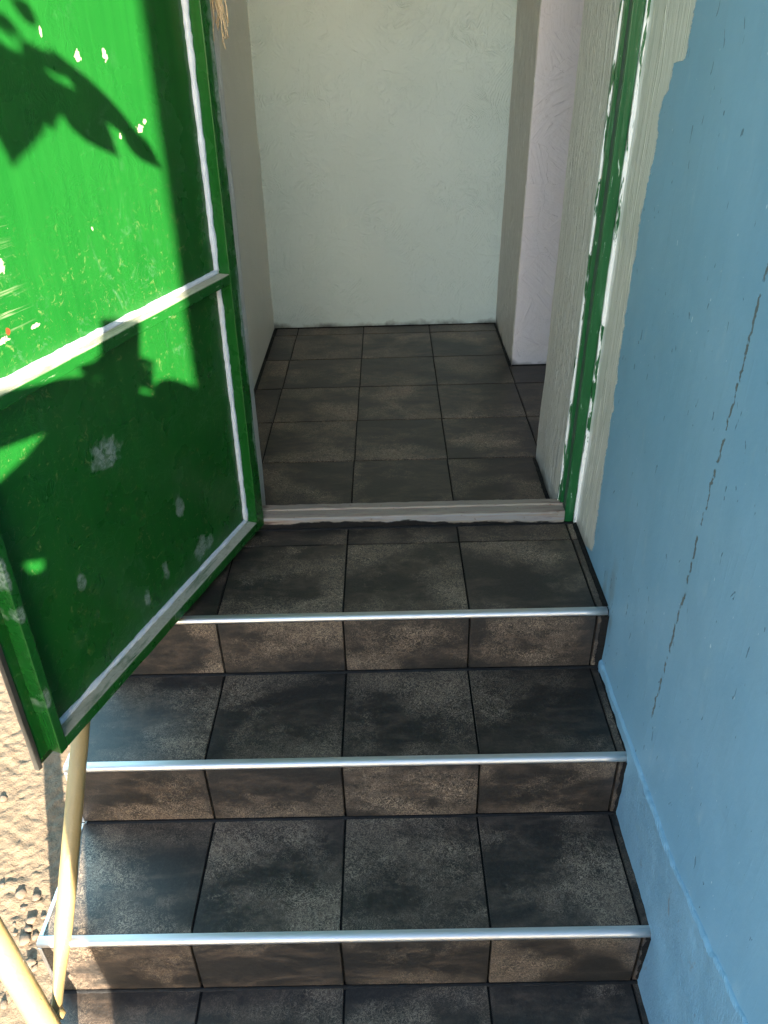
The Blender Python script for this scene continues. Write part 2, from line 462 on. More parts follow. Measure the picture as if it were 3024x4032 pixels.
def mat_threshold():
    g = G('worn_painted_threshold')
    v = g.map(scale=(4, 40, 40))
    n = g.noise(v, 1.6, 6, 0.7, 0.6)
    c = g.ramp(n, [(0.30, (0.15, 0.085, 0.06)), (0.40, (0.34, 0.26, 0.21)), (0.52, (0.36, 0.315, 0.25)), (0.62, (0.32, 0.26, 0.225)), (0.72, (0.20, 0.12, 0.09))])
    x, y, z = g.sep()
    blue = g.ramp(g.noise(g.map(scale=(3, 20, 60), loc=(5, 0, 0)), 1.3, 4, 0.6), [(0.45, 0.0), (0.6, 0.6)])
    c = g.mix(g.mth('MULTIPLY', blue, g.mth('LESS_THAN', z, 0.036)), c, (0.34, 0.37, 0.40))
    ru = g.ramp(g.noise(scale=70, detail=5, rough=0.7), [(0.62, 0.0), (0.68, 1.0)])
    c = g.mix(g.mth('MULTIPLY', ru, 0.6), c, (0.22, 0.09, 0.04))
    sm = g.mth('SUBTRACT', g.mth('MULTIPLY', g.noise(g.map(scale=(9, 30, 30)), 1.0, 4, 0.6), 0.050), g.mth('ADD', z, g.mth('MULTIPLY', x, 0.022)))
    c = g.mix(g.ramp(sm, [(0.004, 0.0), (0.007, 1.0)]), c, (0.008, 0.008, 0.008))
    h = g.mth('ADD', n, ru)
    c = g.mix(1.0, c, (0.74, 0.73, 0.72), 'MULTIPLY')
    return g.done(c, 0.55, g.bump(h, 0.0015, 0.9), 0.4)


def mat_ground():
    g = G('rough_concrete')
    n = g.noise(scale=5, detail=6, rough=0.65)
    f = g.noise(scale=60, detail=6, rough=0.7)
    c = g.mix(n, (0.100, 0.071, 0.044), (0.180, 0.132, 0.086))
    c = g.mix(g.mth('MULTIPLY', f, 0.7), c, g.mix(f, (0.045, 0.032, 0.021), (0.230, 0.172, 0.115)))
    h = g.mth('ADD', g.mth('MULTIPLY', f, 1.0), g.mth('MULTIPLY', g.noise(scale=240, detail=3), 0.3))
    return g.done(c, 0.85, g.bump(h, 0.0045, 1.0), 0.3)


def mat_pipe():
    g = G('cream_pipe_paint')
    n = g.noise(scale=11, detail=5)
    lum = g.noise(scale=45, detail=5, rough=0.65, dist=0.8)
    c = g.mix(n, (0.235, 0.170, 0.070), (0.300, 0.225, 0.100))
    ch = g.ramp(g.noise(scale=85, detail=3), [(0.72, 0.0), (0.75, 1.0)])
    c = g.mix(g.mth('MULTIPLY', ch, 0.6), c, (0.12, 0.10, 0.07))
    return g.done(c, 0.38, g.bump(g.mth('SUBTRACT', lum, ch), 0.0022, 0.8), 0.5)


M = {}
M['tile'] = mat_tile()
M['grout'] = mat_grout()
M['alu'] = mat_alu()
M['back'] = mat_plaster('mint_white_plaster', (0.50, 0.61, 0.58), (0.57, 0.67, 0.64), 0.9, True, 0.40, dirt=True, rough=0.48)
M['left'] = mat_plaster('cream_plaster', (0.72, 0.70, 0.61), (0.78, 0.76, 0.67), 0.6, True, rough=0.55)
M['pink'] = mat_plaster('pale_pink_plaster', (0.72, 0.66, 0.66), (0.78, 0.73, 0.73), 0.8, False, 0.9, dirt=True, rough=0.5)
M['jamb'] = mat_plaster('beige_brushed_plaster', (0.53, 0.50, 0.44), (0.64, 0.61, 0.545), 1.0, False, 0.0, 0.9, 0.85, dirt=True, rough=0.42)
M['ceil'] = mat_simple('ceiling_whitewash', (0.70, 0.70, 0.66), (0.78, 0.78, 0.75), 6, 0.8, 0.001)
M['blue'] = mat_blue_wall()
M['facade'] = mat_simple('blue_facade_paint', (0.11, 0.27, 0.41), (0.15, 0.32, 0.47), 5, 0.5, 0.003)
M['plinth'] = mat_plinth()
M['thresh'] = mat_threshold()
M['ground'] = mat_ground()
M['pipe'] = mat_pipe()
M['stone'] = mat_simple('pebble', (0.10, 0.072, 0.046), (0.19, 0.14, 0.10), 60, 0.8, 0.003, rnd=True)
M['panel'] = mat_green('green_panel_paint', # wear read off the photo, in metres along and up the leaf
    spots_cream=[(0.362, 1.168, 0.0074, 0.0087), (0.29, 1.168, 0.0062, 0.0105), (0.285, 1.04, 0.0037, 0.0050), (0.222, 1.045, 0.0124, 0.0062), (0.205, 1.055, 0.0074, 0.0050),
                 (0.44, 1.205, 0.0031, 0.0074), (0.41, 0.905, 0.0025, 0.0037), (0.66, 0.93, 0.0074, 0.0186), (0.64, 0.90, 0.0074, 0.0136), (0.735, 0.80, 0.0186, 0.0074), (0.68, 0.79, 0.0186, 0.0050), (0.60, 0.79, 0.0124, 0.0037)],
    spots_grey=[(0.300, 0.255, 0.020, 0.026), (0.245, 0.105, 0.034, 0.030), (0.205, 0.100, 0.022, 0.024), (0.645, 0.290, 0.014, 0.024), (0.50, 0.50, 0.05, 0.035), (0.39, 0.135, 0.012, 0.030),
                (0.47, 0.12, 0.012, 0.02)],
    spots_rust=[(0.66, 0.80, 0.006, 0.007)], scuff='fan')
M['green'] = mat_green()
M['greenrail'] = mat_green('green_dusty_rail_paint', dust=0.9, streak='x', scuff=False)
M['greenstile'] = mat_green('green_stile_paint', dust=0.0, scuff=True, spots_grey=[(-0.014, 0.60, 0.010, 0.16), (-0.016, 1.10, 0.012, 0.22), (-0.012, 0.30, 0.007, 0.08), (0.832, 0.16, 0.008, 0.03), (0.83, 0.36, 0.01, 0.02), (0.835, 0.45, 0.008, 0.04)])
M['frame'] = mat_green_chipped('green_chipped_frame', 0.0)
M['frame_white'] = mat_green_chipped('green_frame_with_primer', 0.16)
M['slot'] = mat_simple('dark_grey_green_slot', (0.03, 0.05, 0.04), (0.09, 0.13, 0.10), 40, 0.5)
M['caulk'] = mat_simple('white_sealant', (0.40, 0.45, 0.50), (0.60, 0.64, 0.68), 60, 0.42, 0.002)
M['rubber'] = mat_simple('black_rubber', (0.012, 0.012, 0.010), (0.045, 0.043, 0.036), 50, 0.55, 0.002)
M['rope'] = mat_simple('jute_rope', (0.42, 0.32, 0.18), (0.62, 0.50, 0.32), 200, 0.9, 0.001)
M['bark'] = mat_simple('tree_bark', (0.07, 0.05, 0.035), (0.16, 0.12, 0.085), 24, 0.9, 0.01)
M['leaf'] = mat_simple('leaf', (0.035, 0.085, 0.018), (0.07, 0.14, 0.03), 30, 0.45, 0.001, rnd=True)
M['roofslab'] = mat_simple('concrete_slab', (0.28, 0.27, 0.25), (0.38, 0.37, 0.34), 8, 0.9, 0.003)
M['skin'] = mat_simple('skin', (0.48, 0.28, 0.20), (0.56, 0.34, 0.25), 30, 0.5, 0.0005)
M['shirt'] = mat_simple('dark_cotton', (0.03, 0.035, 0.05), (0.055, 0.06, 0.08), 80, 0.85, 0.001)
M['jeans'] = mat_simple('denim', (0.03, 0.045, 0.09), (0.06, 0.08, 0.13), 120, 0.85, 0.001)
M['hair'] = mat_simple('dark_hair', (0.015, 0.010, 0.007), (0.04, 0.028, 0.02), 90, 0.6, 0.002)
M['phone'] = mat_simple('phone_glass', (0.012, 0.012, 0.014), (0.02, 0.02, 0.022), 10, 0.15, 0.0)


# ------------------------------------------------------------------ object helpers
LEAN = 0.018      # the walls lean a little to the right as they rise


def lean(p):
    return (p[0] + LEAN * p[2], p[1], p[2])


def link(name, me, mat=None, parent=None, loc=None, rot=None):
    o = bpy.data.objects.new(name, me)
    COL.objects.link(o)
    if mat is not None and me is not None and not me.materials:
        me.materials.append(mat)
    if parent is not None:
        o.parent = parent
    if loc is not None:
        o.location = loc
    if rot is not None:
        o.rotation_euler = rot
    return o


def tag(o, label=None, cat=None, group=None, kind=None):
    if label: o['label'] = label
    if cat: o['category'] = cat
    if group: o['group'] = group
    if kind: o['kind'] = kind
    return o


def empty(name, loc=(0, 0, 0), rz=0.0):
    o = bpy.data.objects.new(name, None)
    COL.objects.link(o)
    o.location = loc
    o.rotation_euler = (0, 0, rz)
    o.empty_display_size = 0.1
    return o


def bm_mesh(bm, name, smooth=False):
    me = bpy.data.meshes.new(name)
    bmesh.ops.recalc_face_normals(bm, faces=bm.faces)
    bm.to_mesh(me)
    bm.free()
    if smooth:
        for p in me.polygons:
            p.use_smooth = True
    return me


def add_box(bm, x0, x1, y0, y1, z0, z1, bevel=0.0):
    r = bmesh.ops.create_cube(bm, size=1.0)
    vs_ = r['verts']
    for v in vs_:
        v.co = Vector(((x0 + x1) / 2 + v.co.x * (x1 - x0), (y0 + y1) / 2 + v.co.y * (y1 - y0), (z0 + z1) / 2 + v.co.z * (z1 - z0)))
    if bevel > 0:
        ed = list({e for v in vs_ for e in v.link_edges})
        bmesh.ops.bevel(bm, geom=ed, offset=bevel, segments=2, profile=0.6, affect='EDGES', clamp_overlap=True)


def box_mesh(name, dims, bevel=0.0, fn=None, cuts=0, rough=0.0, seed=0.0):
    bm = bmesh.new()
    add_box(bm, *dims, bevel=bevel)
    if cuts:
        bmesh.ops.subdivide_edges(bm, edges=bm.edges[:], cuts=cuts, use_grid_fill=True)
    if rough:
        for v in bm.verts:
            n = noise.noise_vector(Vector((v.co.x * 9 + seed, v.co.y * 9, v.co.z * 9)))
            v.co += n * rough
    if fn:
        for v in bm.verts:
            v.co = Vector(fn(v.co))
    return bm_mesh(bm, name)


def long_box(name, x0, x1, y0, y1, z0, z1, axis, step, rough, bevel=0.002, fn=None, seed=0.0):
    """a bar with uneven faces: cut along its length and shaken"""
    bm = bmesh.new()
    add_box(bm, x0, x1, y0, y1, z0, z1, bevel=bevel)
    lo, hi = ((x0, x1), (y0, y1), (z0, z1))[axis]
    n = max(1, int((hi - lo) / step))
    for i in range(1, n):
        co = Vector((0, 0, 0)); co[axis] = lo + (hi - lo) * i / n
        no = Vector((0, 0, 0)); no[axis] = 1
        bmesh.ops.bisect_plane(bm, geom=bm.verts[:] + bm.edges[:] + bm.faces[:], plane_co=co, plane_no=no)
    for v in bm.verts:
        nv = noise.noise_vector(Vector((v.co.x * 14 + seed, v.co.y * 14 + seed * 2, v.co.z * 14)))
        v.co += nv * rough
    if fn:
        for v in bm.verts:
            v.co = Vector(fn(v.co))
    return bm_mesh(bm, name)


def grid_sheet(name, f, us, vs2, smooth=True, thick=None):
    """sheet of quads through f(u, v)"""
    bm = bmesh.new()
    rows = [[bm.verts.new(f(u, v)) for v in vs2] for u in us]
    for i in range(len(us) - 1):
        for j in range(len(vs2) - 1):
            bm.faces.new((rows[i][j], rows[i + 1][j], rows[i + 1][j + 1], rows[i][j + 1]))
    me = bpy.data.meshes.new(name)
    bm.to_mesh(me)
    bm.free()
    if smooth:
        for p in me.polygons:
            p.use_smooth = True
    return me


def lin(a, b, n):
    return [a + (b - a) * i / n for i in range(n + 1)]


def tube_mesh(name, pts, rad, seg=16, wob=0.0, cap=True, flat=None):
    """tube through points; rad number or list; flat = list of (sx, sy) squash per ring"""
    bm = bmesh.new()
    pts = [Vector(p) for p in pts]
    rings = []
    prev = None
    for i, p in enumerate(pts):
        t = (pts[min(i + 1, len(pts) - 1)] - pts[max(i - 1, 0)]).normalized()
        if prev is None:
            a = Vector((1, 0, 0)) if abs(t.x) < 0.9 else Vector((0, 1, 0))
            a = (a - t * a.dot(t)).normalized()
        else:
            a = (prev - t * prev.dot(t)).normalized()
        prev = a
        b = t.cross(a)
        r = rad[i] if isinstance(rad, (list, tuple)) else rad
        fx, fy = flat[i] if flat else (1, 1)
        ring = []
        for k in range(seg):
            th = 2 * math.pi * k / seg
            rr = r
            if wob:
                q = p + a * math.cos(th) * r + b * math.sin(th) * r
                rr = r * (1 + wob * noise.noise(q * 40))
            ring.append(bm.verts.new(p + a * math.cos(th) * rr * fx + b * math.sin(th) * rr * fy))
        rings.append(ring)
    for i in range(len(rings) - 1):
        for k in range(seg):
            bm.faces.new((rings[i][k], rings[i][(k + 1) % seg], rings[i + 1][(k + 1) % seg], rings[i + 1][k]))
    if cap:
        bm.faces.new(rings[0][::-1]); bm.faces.new(rings[-1])
    return bm_mesh(bm, name, True)


# ------------------------------------------------------------------ ground
GZ = -0.565


def axis_steps(fine0, fine1, step, far0, far1):
    out = [fine0]
    x = fine0
    while x < fine1 - 1e-6:
        x += step
        out.append(x)
    s = step
    while out[-1] < far1:
        s *= 1.6
        out.append(min(far1, out[-1] + s))
    s = step
    lo = []
    x = fine0
    while x > far0:
        s *= 1.6
        x = max(far0, x - s)
        lo.append(x)
    return lo[::-1] + out


def ground_z(x, y):
    p = Vector((x, y, 0.0))
    h = 0.010 * noise.fractal(p * 5.0, 1.0, 2.0, 4)
    h += 0.0050 * noise.fractal(Vector((x * 34 + 0.6 * math.sin(y * 30), y * 46, 3.0)), 0.75, 2.3, 5)
    rd = noise.noise(Vector((x * 13 + y * 7, y * 21 - x * 9, 7.0)))
    h += 0.006 * max(0.0, rd - 0.25)
    h += 0.0016 * noise.noise(Vector((x * 110, y * 110, 1.0)))
    far = max(abs(x + 0.9), abs(y + 0.1))
    rise = 0.15 * min(1.0, max(0.0, (y + 0.75) / 1.1)) if y < 2 else 0.15
    return GZ + rise + h * (1.0 if far < 3 else 0.2)


gx = axis_steps(-1.45, -0.58, 0.005, -60.0, 60.0)
gy = axis_steps(-0.85, 0.42, 0.005, -90.0, 60.0)
ground = link('ground', grid_sheet('ground', lambda u, v: (u, v, ground_z(u, v)), gx, gy), M['ground'])
tag(ground, kind='structure')


def rock_mesh(seed):
    bm = bmesh.new()
    bmesh.ops.create_icosphere(bm, subdivisions=2, radius=1.0)
    for v in bm.verts:
        n = noise.noise(v.co * 1.4 + Vector((seed * 3.1, seed, 0)))
        v.co *= 1.0 + 0.55 * n
        v.co.z *= 0.75
    return bm_mesh(bm, 'stone', True)


rocks = [rock_mesh(i) for i in range(4)]
stone_px = [(285, 430, 11), (505, 480, 9), (330, 620, 7), (440, 790, 10), (610, 740, 6), (400, 920, 8), (350, 1060, 12), (490, 1010, 8), (200, 840, 4), (210, 980, 5), (430, 1370, 9), (480, 1450, 7), (40, 300, 6), (45, -880, 9), (120, 1700, 9), (60, 1950, 8), (560, 1980, 7)]
stone_at = []
for u, v, r in stone_px:
    d_ = cf + cr * ((u * 0.2857 - 1512) / 3133.87) - cu * ((3400 + v * 0.2857 - 2016) / 3133.87)
    zz_ = GZ
    for _ in range(6):
        p_ = CAM + d_ * ((zz_ - CAM.z) / d_.z)
        zz_ = ground_z(p_.x, p_.y)
    stone_at.append((p_.x, p_.y, r))
for i, (x, y, r) in enumerate(stone_at):
    r *= 0.001
    o = link('stone', rocks[i % 4], M['stone'], ground, (x, y, ground_z(x, y) + r * 0.35), (random.uniform(-0.3, 0.3), random.uniform(-0.3, 0.3), random.uniform(0, 6)))
    o.scale = (r * 1.15, r, r)

# ------------------------------------------------------------------ stairs
P = 0.303
J = 0.0024      # half a joint
stairs = empty('entrance_stairs', (0, 0, GZ))
tag(stairs, 'dark slate-look tiled stairs with aluminium nosings leading up to the doorway', 'stairs')
SZ = -GZ        # child z offset
XL, XR = -0.606, 0.634
treads = [   # z, nosing back y, tread back y
    (0.000, 0.000, 0.3730),
    (-0.1737, -0.2885, -0.0185),
    (-0.3557, -0.5752, -0.3035),
    (-0.5307, -1.1700, -0.5880),
]
NOSE = 0.0165
# body that carries the tiles; its skin shows as the joints
bm = bmesh.new()
for i, (z, yn, yb) in enumerate(treads):
    add_box(bm, XL + 0.004, XR + 0.03, yn - NOSE + 0.0085, yb + 0.02 if i else 0.45, GZ - 0.05 - 0.002 * i, z - 0.0045)
body = link('step_body', bm_mesh(bm, 'step_body'), M['grout'], stairs, (0, 0, SZ))

tile_cache = {}


def tile(w, d, parent, loc, rot=(0, 0, 0), th=0.009):
    """a tile centred in its local XY plane, face at local z = 0"""
    key = (round(w, 4), round(d, 4))
    if key not in tile_cache:
        bm = bmesh.new()
        add_box(bm, -w / 2, w / 2, -d / 2, d / 2, -th, 0.0)
        top = [e for e in bm.edges if all(abs(v.co.z) < 1e-6 for v in e.verts)]
        bmesh.ops.bevel(bm, geom=top, offset=0.0012, segments=2, affect='EDGES', clamp_overlap=True)
        tile_cache[key] = bm_mesh(bm, 'tile')
    j = 0.0012
    rot = (rot[0] + random.uniform(-j, j) * 1.5, rot[1] + random.uniform(-j, j), rot[2] + random.uniform(-j, j) * 0.8)
    dz = random.uniform(-0.0004, 0.0005)
    n = Matrix.Rotation(rot[2], 3, 'Z') @ Matrix.Rotation(rot[1], 3, 'Y') @ Matrix.Rotation(rot[0], 3, 'X') @ Vector((0, 0, 1))
    return link('tile', tile_cache[key], M['tile'], parent, Vector(loc) + n * dz, rot)


cols = [(-0.606, -P), (-P, 0.0), (0.0, P), (P, 2 * P), (2 * P, 0.626)]
for i, (z, yn, yb) in enumerate(treads):
    rows = [(yn, yb - 0.002)]
    if i == 0:
        rows = [(yn, 0.2895), (0.2895, 0.3690)]
    if i == 3:
        rows = [(yn, -0.8800), (-0.8800, yb - 0.002)]
    for y0, y1 in rows:
        for x0, x1 in cols:
            g1 = 0.0012 if x0 == -0.606 else J
            a, b = x0 + g1, x1 - J
            c, d = y0 + (0.0004 if y0 == yn else J), y1 - J
            tile(b - a, d - c, stairs, ((a + b) / 2, (c + d) / 2, z + SZ))
    # riser in front of this tread
    zb = treads[i + 1][0] if i < 3 else GZ
    yr = yn - NOSE - 0.0005
    for x0, x1 in cols:
        a, b = x0 + (0.0012 if x0 == -0.606 else J), x1 - J
        lo, hi = zb + 0.003, z - 0.0112
        if hi - lo < 0.03:
            lo = zb - 0.04
        tile(b - a, hi - lo, stairs, ((a + b) / 2, yr, (lo + hi) / 2 + SZ), (R(90), 0, 0))

# aluminium nosing profile: quarter-round with a small lip
prof = [(0.0008, 0.0), (0.0008, 0.0007), (-0.0045, 0.0008), (-0.0095, 0.0004), (-0.0138, -0.0010), (-0.0162, -0.0034), (-0.0173, -0.0070), (-0.0175, -0.0108), (-0.0158, -0.0108), (-0.0100, -0.0060), (0.0008, -0.0030)]


def nosing_mesh(x0, x1, name):
    bm = bmesh.new()
    n = 24
    rings = []
    for i in range(n + 1):
        x = x0 + (x1 - x0) * i / n
        w = 0.0002 * noise.noise(Vector((x * 5, 0, 1)))
        rings.append([bm.verts.new((x, py, pz + w)) for py, pz in prof])
    m_ = len(prof)
    for i in range(n):
        for k in range(m_):
            f = bm.faces.new((rings[i][k], rings[i][(k + 1) % m_], rings[i + 1][(k + 1) % m_], rings[i + 1][k]))
            f.smooth = k in (2, 3, 4, 5, 6)
    bm.faces.new(rings[0][::-1]); bm.faces.new(rings[-1])
    return bm_mesh(bm, name)


nm = nosing_mesh(-0.614, 0.631, 'nosing')
for i, (z, yn, yb) in enumerate(treads):
    link('nosing', nm, M['alu'], stairs, (0, yn, z + SZ))
    # side trims: along the tread's open edge and up the riser's
    dep = (yb - yn) if i else 0.36
    link('side_trim', box_mesh('side_trim', (-0.6135, -0.6050, yn + 0.0012, yn + dep - 0.004, z - 0.012, z + 0.0012), 0.0015), M['alu'], stairs, (0, 0, SZ))
    zb = treads[i + 1][0] if i < 3 else GZ
    link('side_trim', box_mesh('side_trim', (-0.6135, -0.6050, yn - NOSE - 0.0018, yn - NOSE + 0.010, zb + 0.002, z - 0.0135), 0.0015), M['alu'], stairs, (0, 0, SZ))
# grey cement flank of the stairs under the trims
bm = bmesh.new()
for i, (z, yn, yb) in enumerate(treads):
    add_box(bm, -0.6105, -0.5985, yn - NOSE + 0.011 + 0.001 * i, (yb + 0.012) if i else 0.368, GZ - 0.03 - 0.003 * i, z - 0.0125)
link('flank', bm_mesh(bm, 'flank'), M['roofslab'], stairs, (0, 0, SZ))


def ragged_strip(name, path, w0, w1, side, up, lift, n, parent, seed, off=(0, 0, 0)):
    """black smear along a line: inner edge straight, outer edge ragged"""
    bm = bmesh.new()
    a, b = Vector(path[0]), Vector(path[1])
    side, up = Vector(side), Vector(up)
    pr = None
    for i in range(n + 1):
        t = i / n
        p = a.lerp(b, t)
        k = 0.5 + 0.5 * noise.noise(Vector((t * (b - a).length * 45 + seed, seed * 1.7, 0)))
        k2 = 0.5 + 0.5 * noise.noise(Vector((t * (b - a).length * 190 + seed, seed, 5)))
        w = w0 + (w1 - w0) * (0.7 * k + 0.3 * k2)
        e = [bm.verts.new(p + up * lift), bm.verts.new(p + side * w * 0.6 + up * lift * 0.9), bm.verts.new(p + side * w + up * (-0.0012))]
        if pr:
            for q in range(2):
                bm.faces.new((pr[q], e[q], e[q + 1], pr[q + 1]))
        pr = e
    return link(name, bm_mesh(bm, name, True), M['grout'], parent, off)


for i, (z, yn, yb) in enumerate(treads):
    y1 = 0.372 if i == 0 else yb
    ragged_strip('grout_smear', ((0.6345, yn, z), (0.6345, y1, z)), 0.007, 0.017, (-1, 0, 0), (0, 0, 1), 0.0034, 80, stairs, 3.0 + i, (0, 0, SZ))
    zb = treads[i + 1][0] if i < 3 else GZ
    yr = yn - NOSE - 0.0005
    ragged_strip('grout_smear', ((0.634, yr, zb), (0.634, yr, z - 0.012)), 0.012, 0.032, (-1, 0, 0), (0, -1, 0), 0.0026, 50, stairs, 13.0 + i, (0, 0, SZ))
    if i < 3:
        ragged_strip('grout_smear', ((-0.60, yr - 0.0004, zb), (0.63, yr - 0.0004, zb)), 0.0045, 0.0090, (0, -1, 0), (0, 0, 1), 0.0032, 160, stairs, 23.0 + i, (0, 0, SZ))
ragged_strip('grout_smear', ((-0.60, 0.3715, 0), (0.63, 0.3715, 0)), 0.003, 0.009, (0, -1, 0), (0, 0, 1), 0.0026, 160, stairs, 33.0, (0, 0, SZ))

# ------------------------------------------------------------------ inside floor
FZ = -0.0173
floor = link('floor', box_mesh('floor', (-0.45, 1.60, 0.42, 2.15, -0.30, FZ - 0.0045)), M['grout'])
tag(floor, kind='structure')
frow = [0.4700, 0.4927, 0.7957, 1.0984, 1.4011, 1.7038, 2.0065, 2.1030]
fcol = [-0.4040, -0.3030, 0.0, 0.3030, 0.6060, 0.9090, 1.2120]
for r in range(len(frow) - 1):
    for c_ in range(len(fcol) - 1):
        y0, y1, x0, x1 = frow[r] + J, frow[r + 1] - J, fcol[c_] + J, fcol[c_ + 1] - J
        if r == 0:
            if c_ in (0, 4, 5): continue
        if r == 1:
            if c_ == 1 and False: x0 = -0.238
            if c_ == 3: x1 = 0.580
            if c_ >= 4: continue
        if r == 0 and c_ == 1: x0 = -0.238
        if r == 0 and c_ == 3: x1 = 0.575
        if c_ >= 4 and y0 > 1.57: continue
        if c_ >= 4 and y1 > 1.58: y1 = 1.576
        sh = 0.0053 * ((y0 + y1) / 2)
        tile(x1 - x0, y1 - y0, floor, ((x0 + x1) / 2 + sh, (y0 + y1) / 2, FZ))
ragged_strip('grout_smear', ((-0.404, 2.106, FZ), (0.62, 2.106, FZ)), 0.004, 0.014, (0, -1, 0), (0, 0, 1), 0.003, 120, floor, 41.0)
ragged_strip('grout_smear', ((0.624, 1.583, FZ), (0.622, 2.106, FZ)), 0.006, 0.014, (-1, 0, 0), (0, 0, 1), 0.003, 60, floor, 42.0)
ragged_strip('grout_smear', ((0.624, 1.583, FZ), (1.2, 1.583, FZ)), 0.005, 0.012, (0, -1, 0), (0, 0, 1), 0.003, 60, floor, 43.0)
ragged_strip('grout_smear', ((-0.405, 0.65, FZ), (-0.405, 2.10, FZ)), 0.006, 0.016, (1, 0, 0), (0, 0, 1), 0.003, 120, floor, 44.0)
ragged_strip('grout_smear', ((0.596, 0.44, FZ), (0.600, 0.784, FZ)), 0.016, 0.024, (-1, 0, 0), (0, 0, 1), 0.003, 60, floor, 45.0)
ragged_strip('grout_smear', ((-0.250, 0.44, FZ), (-0.250, 0.52, FZ)), 0.012, 0.020, (1, 0, 0), (0, 0, 1), 0.003, 60, floor, 46.0)


# ------------------------------------------------------------------ walls
def wall_x(name, x, y0, y1, z0, z1, thick, mat, step=0.03, amp=0.002, seed=0.0, parent=None):
    """uneven wall face in a plane x = const (leaning), with a body behind it"""
    ny, nz = max(2, int(abs(y1 - y0) / step)), max(2, int((z1 - z0) / step))

    def f(u, v):
        d = amp * noise.fractal(Vector((seed, u * 4.0, v * 4.0)), 1.0, 2.0, 3)
        return lean((x + d, u, v))
    bm = bmesh.new()
    us, vv = lin(y0, y1, ny), lin(z0, z1, nz)
    rows = [[bm.verts.new(f(u, v)) for v in vv] for u in us]
    back = [[bm.verts.new(lean((x + thick, u, v))) for v in (z0, z1)] for u in (y0, y1)]
    for i in range(ny):
        for j in range(nz):
            bm.faces.new((rows[i][j], rows[i + 1][j], rows[i + 1][j + 1], rows[i][j + 1]))
    bm.faces.new((back[0][0], back[0][1], back[1][1], back[1][0]))
    bm.faces.new([r[0] for r in rows] + [back[1][0], back[0][0]])
    bm.faces.new([r[-1] for r in rows] + [back[1][1], back[0][1]])
    bm.faces.new(rows[0] + [back[0][1], back[0][0]])
    bm.faces.new(rows[-1] + [back[1][1], back[1][0]])
    return link(name, bm_mesh(bm, name, False), mat, parent)


def wall_y(name, y, x0, x1, z0, z1, thick, mat, step=0.03, amp=0.002, seed=0.0, parent=None):
    nx, nz = max(2, int(abs(x1 - x0) / step)), max(2, int((z1 - z0) / step))

    def f(u, v):
        d = amp * noise.fractal(Vector((u * 4.0, seed, v * 4.0)), 1.0, 2.0, 3)
        return lean((u, y + d, v))
    bm = bmesh.new()
    us, vv = lin(x0, x1, nx), lin(z0, z1, nz)
    rows = [[bm.verts.new(f(u, v)) for v in vv] for u in us]
    back = [[bm.verts.new(lean((u, y + thick, v))) for v in (z0, z1)] for u in (x0, x1)]
    for i in range(nx):
        for j in range(nz):
            bm.faces.new((rows[i][j], rows[i + 1][j], rows[i + 1][j + 1], rows[i][j + 1]))
    bm.faces.new((back[0][0], back[0][1], back[1][1], back[1][0]))
    bm.faces.new([r[0] for r in rows] + [back[1][0], back[0][0]])
    bm.faces.new([r[-1] for r in rows] + [back[1][1], back[0][1]])
    bm.faces.new(rows[0] + [back[0][1], back[0][0]])
    bm.faces.new(rows[-1] + [back[1][1], back[1][0]])
    return link(name, bm_mesh(bm, name, False), mat, parent)


# blue side wall of the porch, with its ribbed plinth
bw = wall_x('porch_wall', 0.635, -2.79, 0.3720, GZ - 0.1, 2.75, 0.22, M['blue'], 0.03, 0.0025, 3.0)
tag(bw, 'blue painted side wall right of the stairs with a beige strip and a broken vertical crack', 'wall')


def plinth_top(y):
    t = [(-2.8, -0.02), (-0.9, -0.066), (-0.74, -0.100), (-0.55, -0.136), (-0.30, -0.140), (0.016, -0.152), (0.03, -0.175)]
    for (a, za), (b, zb_) in zip(t, t[1:]):
        if a <= y <= b:
            return za + (zb_ - za) * (y - a) / (b - a)
    return t[-1][1]


def plinth_f(u, v):
    # u along y, v from 0 (foot) to 1 (top lip) to 1.06 (back to the wall)
    top = plinth_top(u) + 0.007 * noise.noise(Vector((u * 14, 2, 0))) + 0.003 * noise.fractal(Vector((u * 40, 2, 0)), 0.8, 2.0, 3)
    bz = GZ - 0.05
    if v <= 1.0:
        z = bz + (top - bz) * v
        prou = 0.0060 + 0.0022 * noise.fractal(Vector((u * 16, z * 16, 4)), 1.0, 2.0, 4)
        dt = top - z
        if dt < 0.007:
            prou *= max(0.0, dt / 0.007) ** 0.5
        rim = max(0.0, 1 - abs(dt - 0.009) / 0.009)
        prou += 0.0028 * rim * (0.4 + noise.fractal(Vector((u * 22, z * 22, 0)), 0.9, 2.0, 3))
        prou = max(prou, 0.0005 if dt < 0.007 else 0.002)
    else:
        z = top + 0.0035
        prou = -0.006
    return lean((0.635 - prou, u, z))


vv = lin(0, 0.6, 12) + lin(0.61, 0.97, 50) + lin(0.973, 1.0, 12) + [1.06]
uu = lin(-2.79, -1.0, 40) + lin(-0.996, 0.03, 340)
link('plinth', grid_sheet('plinth', plinth_f, uu, vv), M['plinth'], bw)

# blue face of the house left of the doorway, over it and right of the porch wall
fac = empty('house_front', (-1.2, 0.37, GZ))
tag(fac, 'blue painted house front behind the open green door', 'wall')


def fpart(name, dims, mat):
    return link(name, box_mesh(name, dims, 0.0, lean), mat, fac, (1.2, -0.37, -GZ))


fpart('wall_panel', (-7.0, -0.268, 0.372, 0.5175, GZ - 0.1, 5.6), M['facade'])
fpart('wall_panel', (0.856, 7.0, 0.372, 0.60, GZ - 0.1, 5.6), M['facade'])
fpart('lintel', (-0.268, 0.856, 0.374, 0.638, 2.08, 5.6), M['facade'])

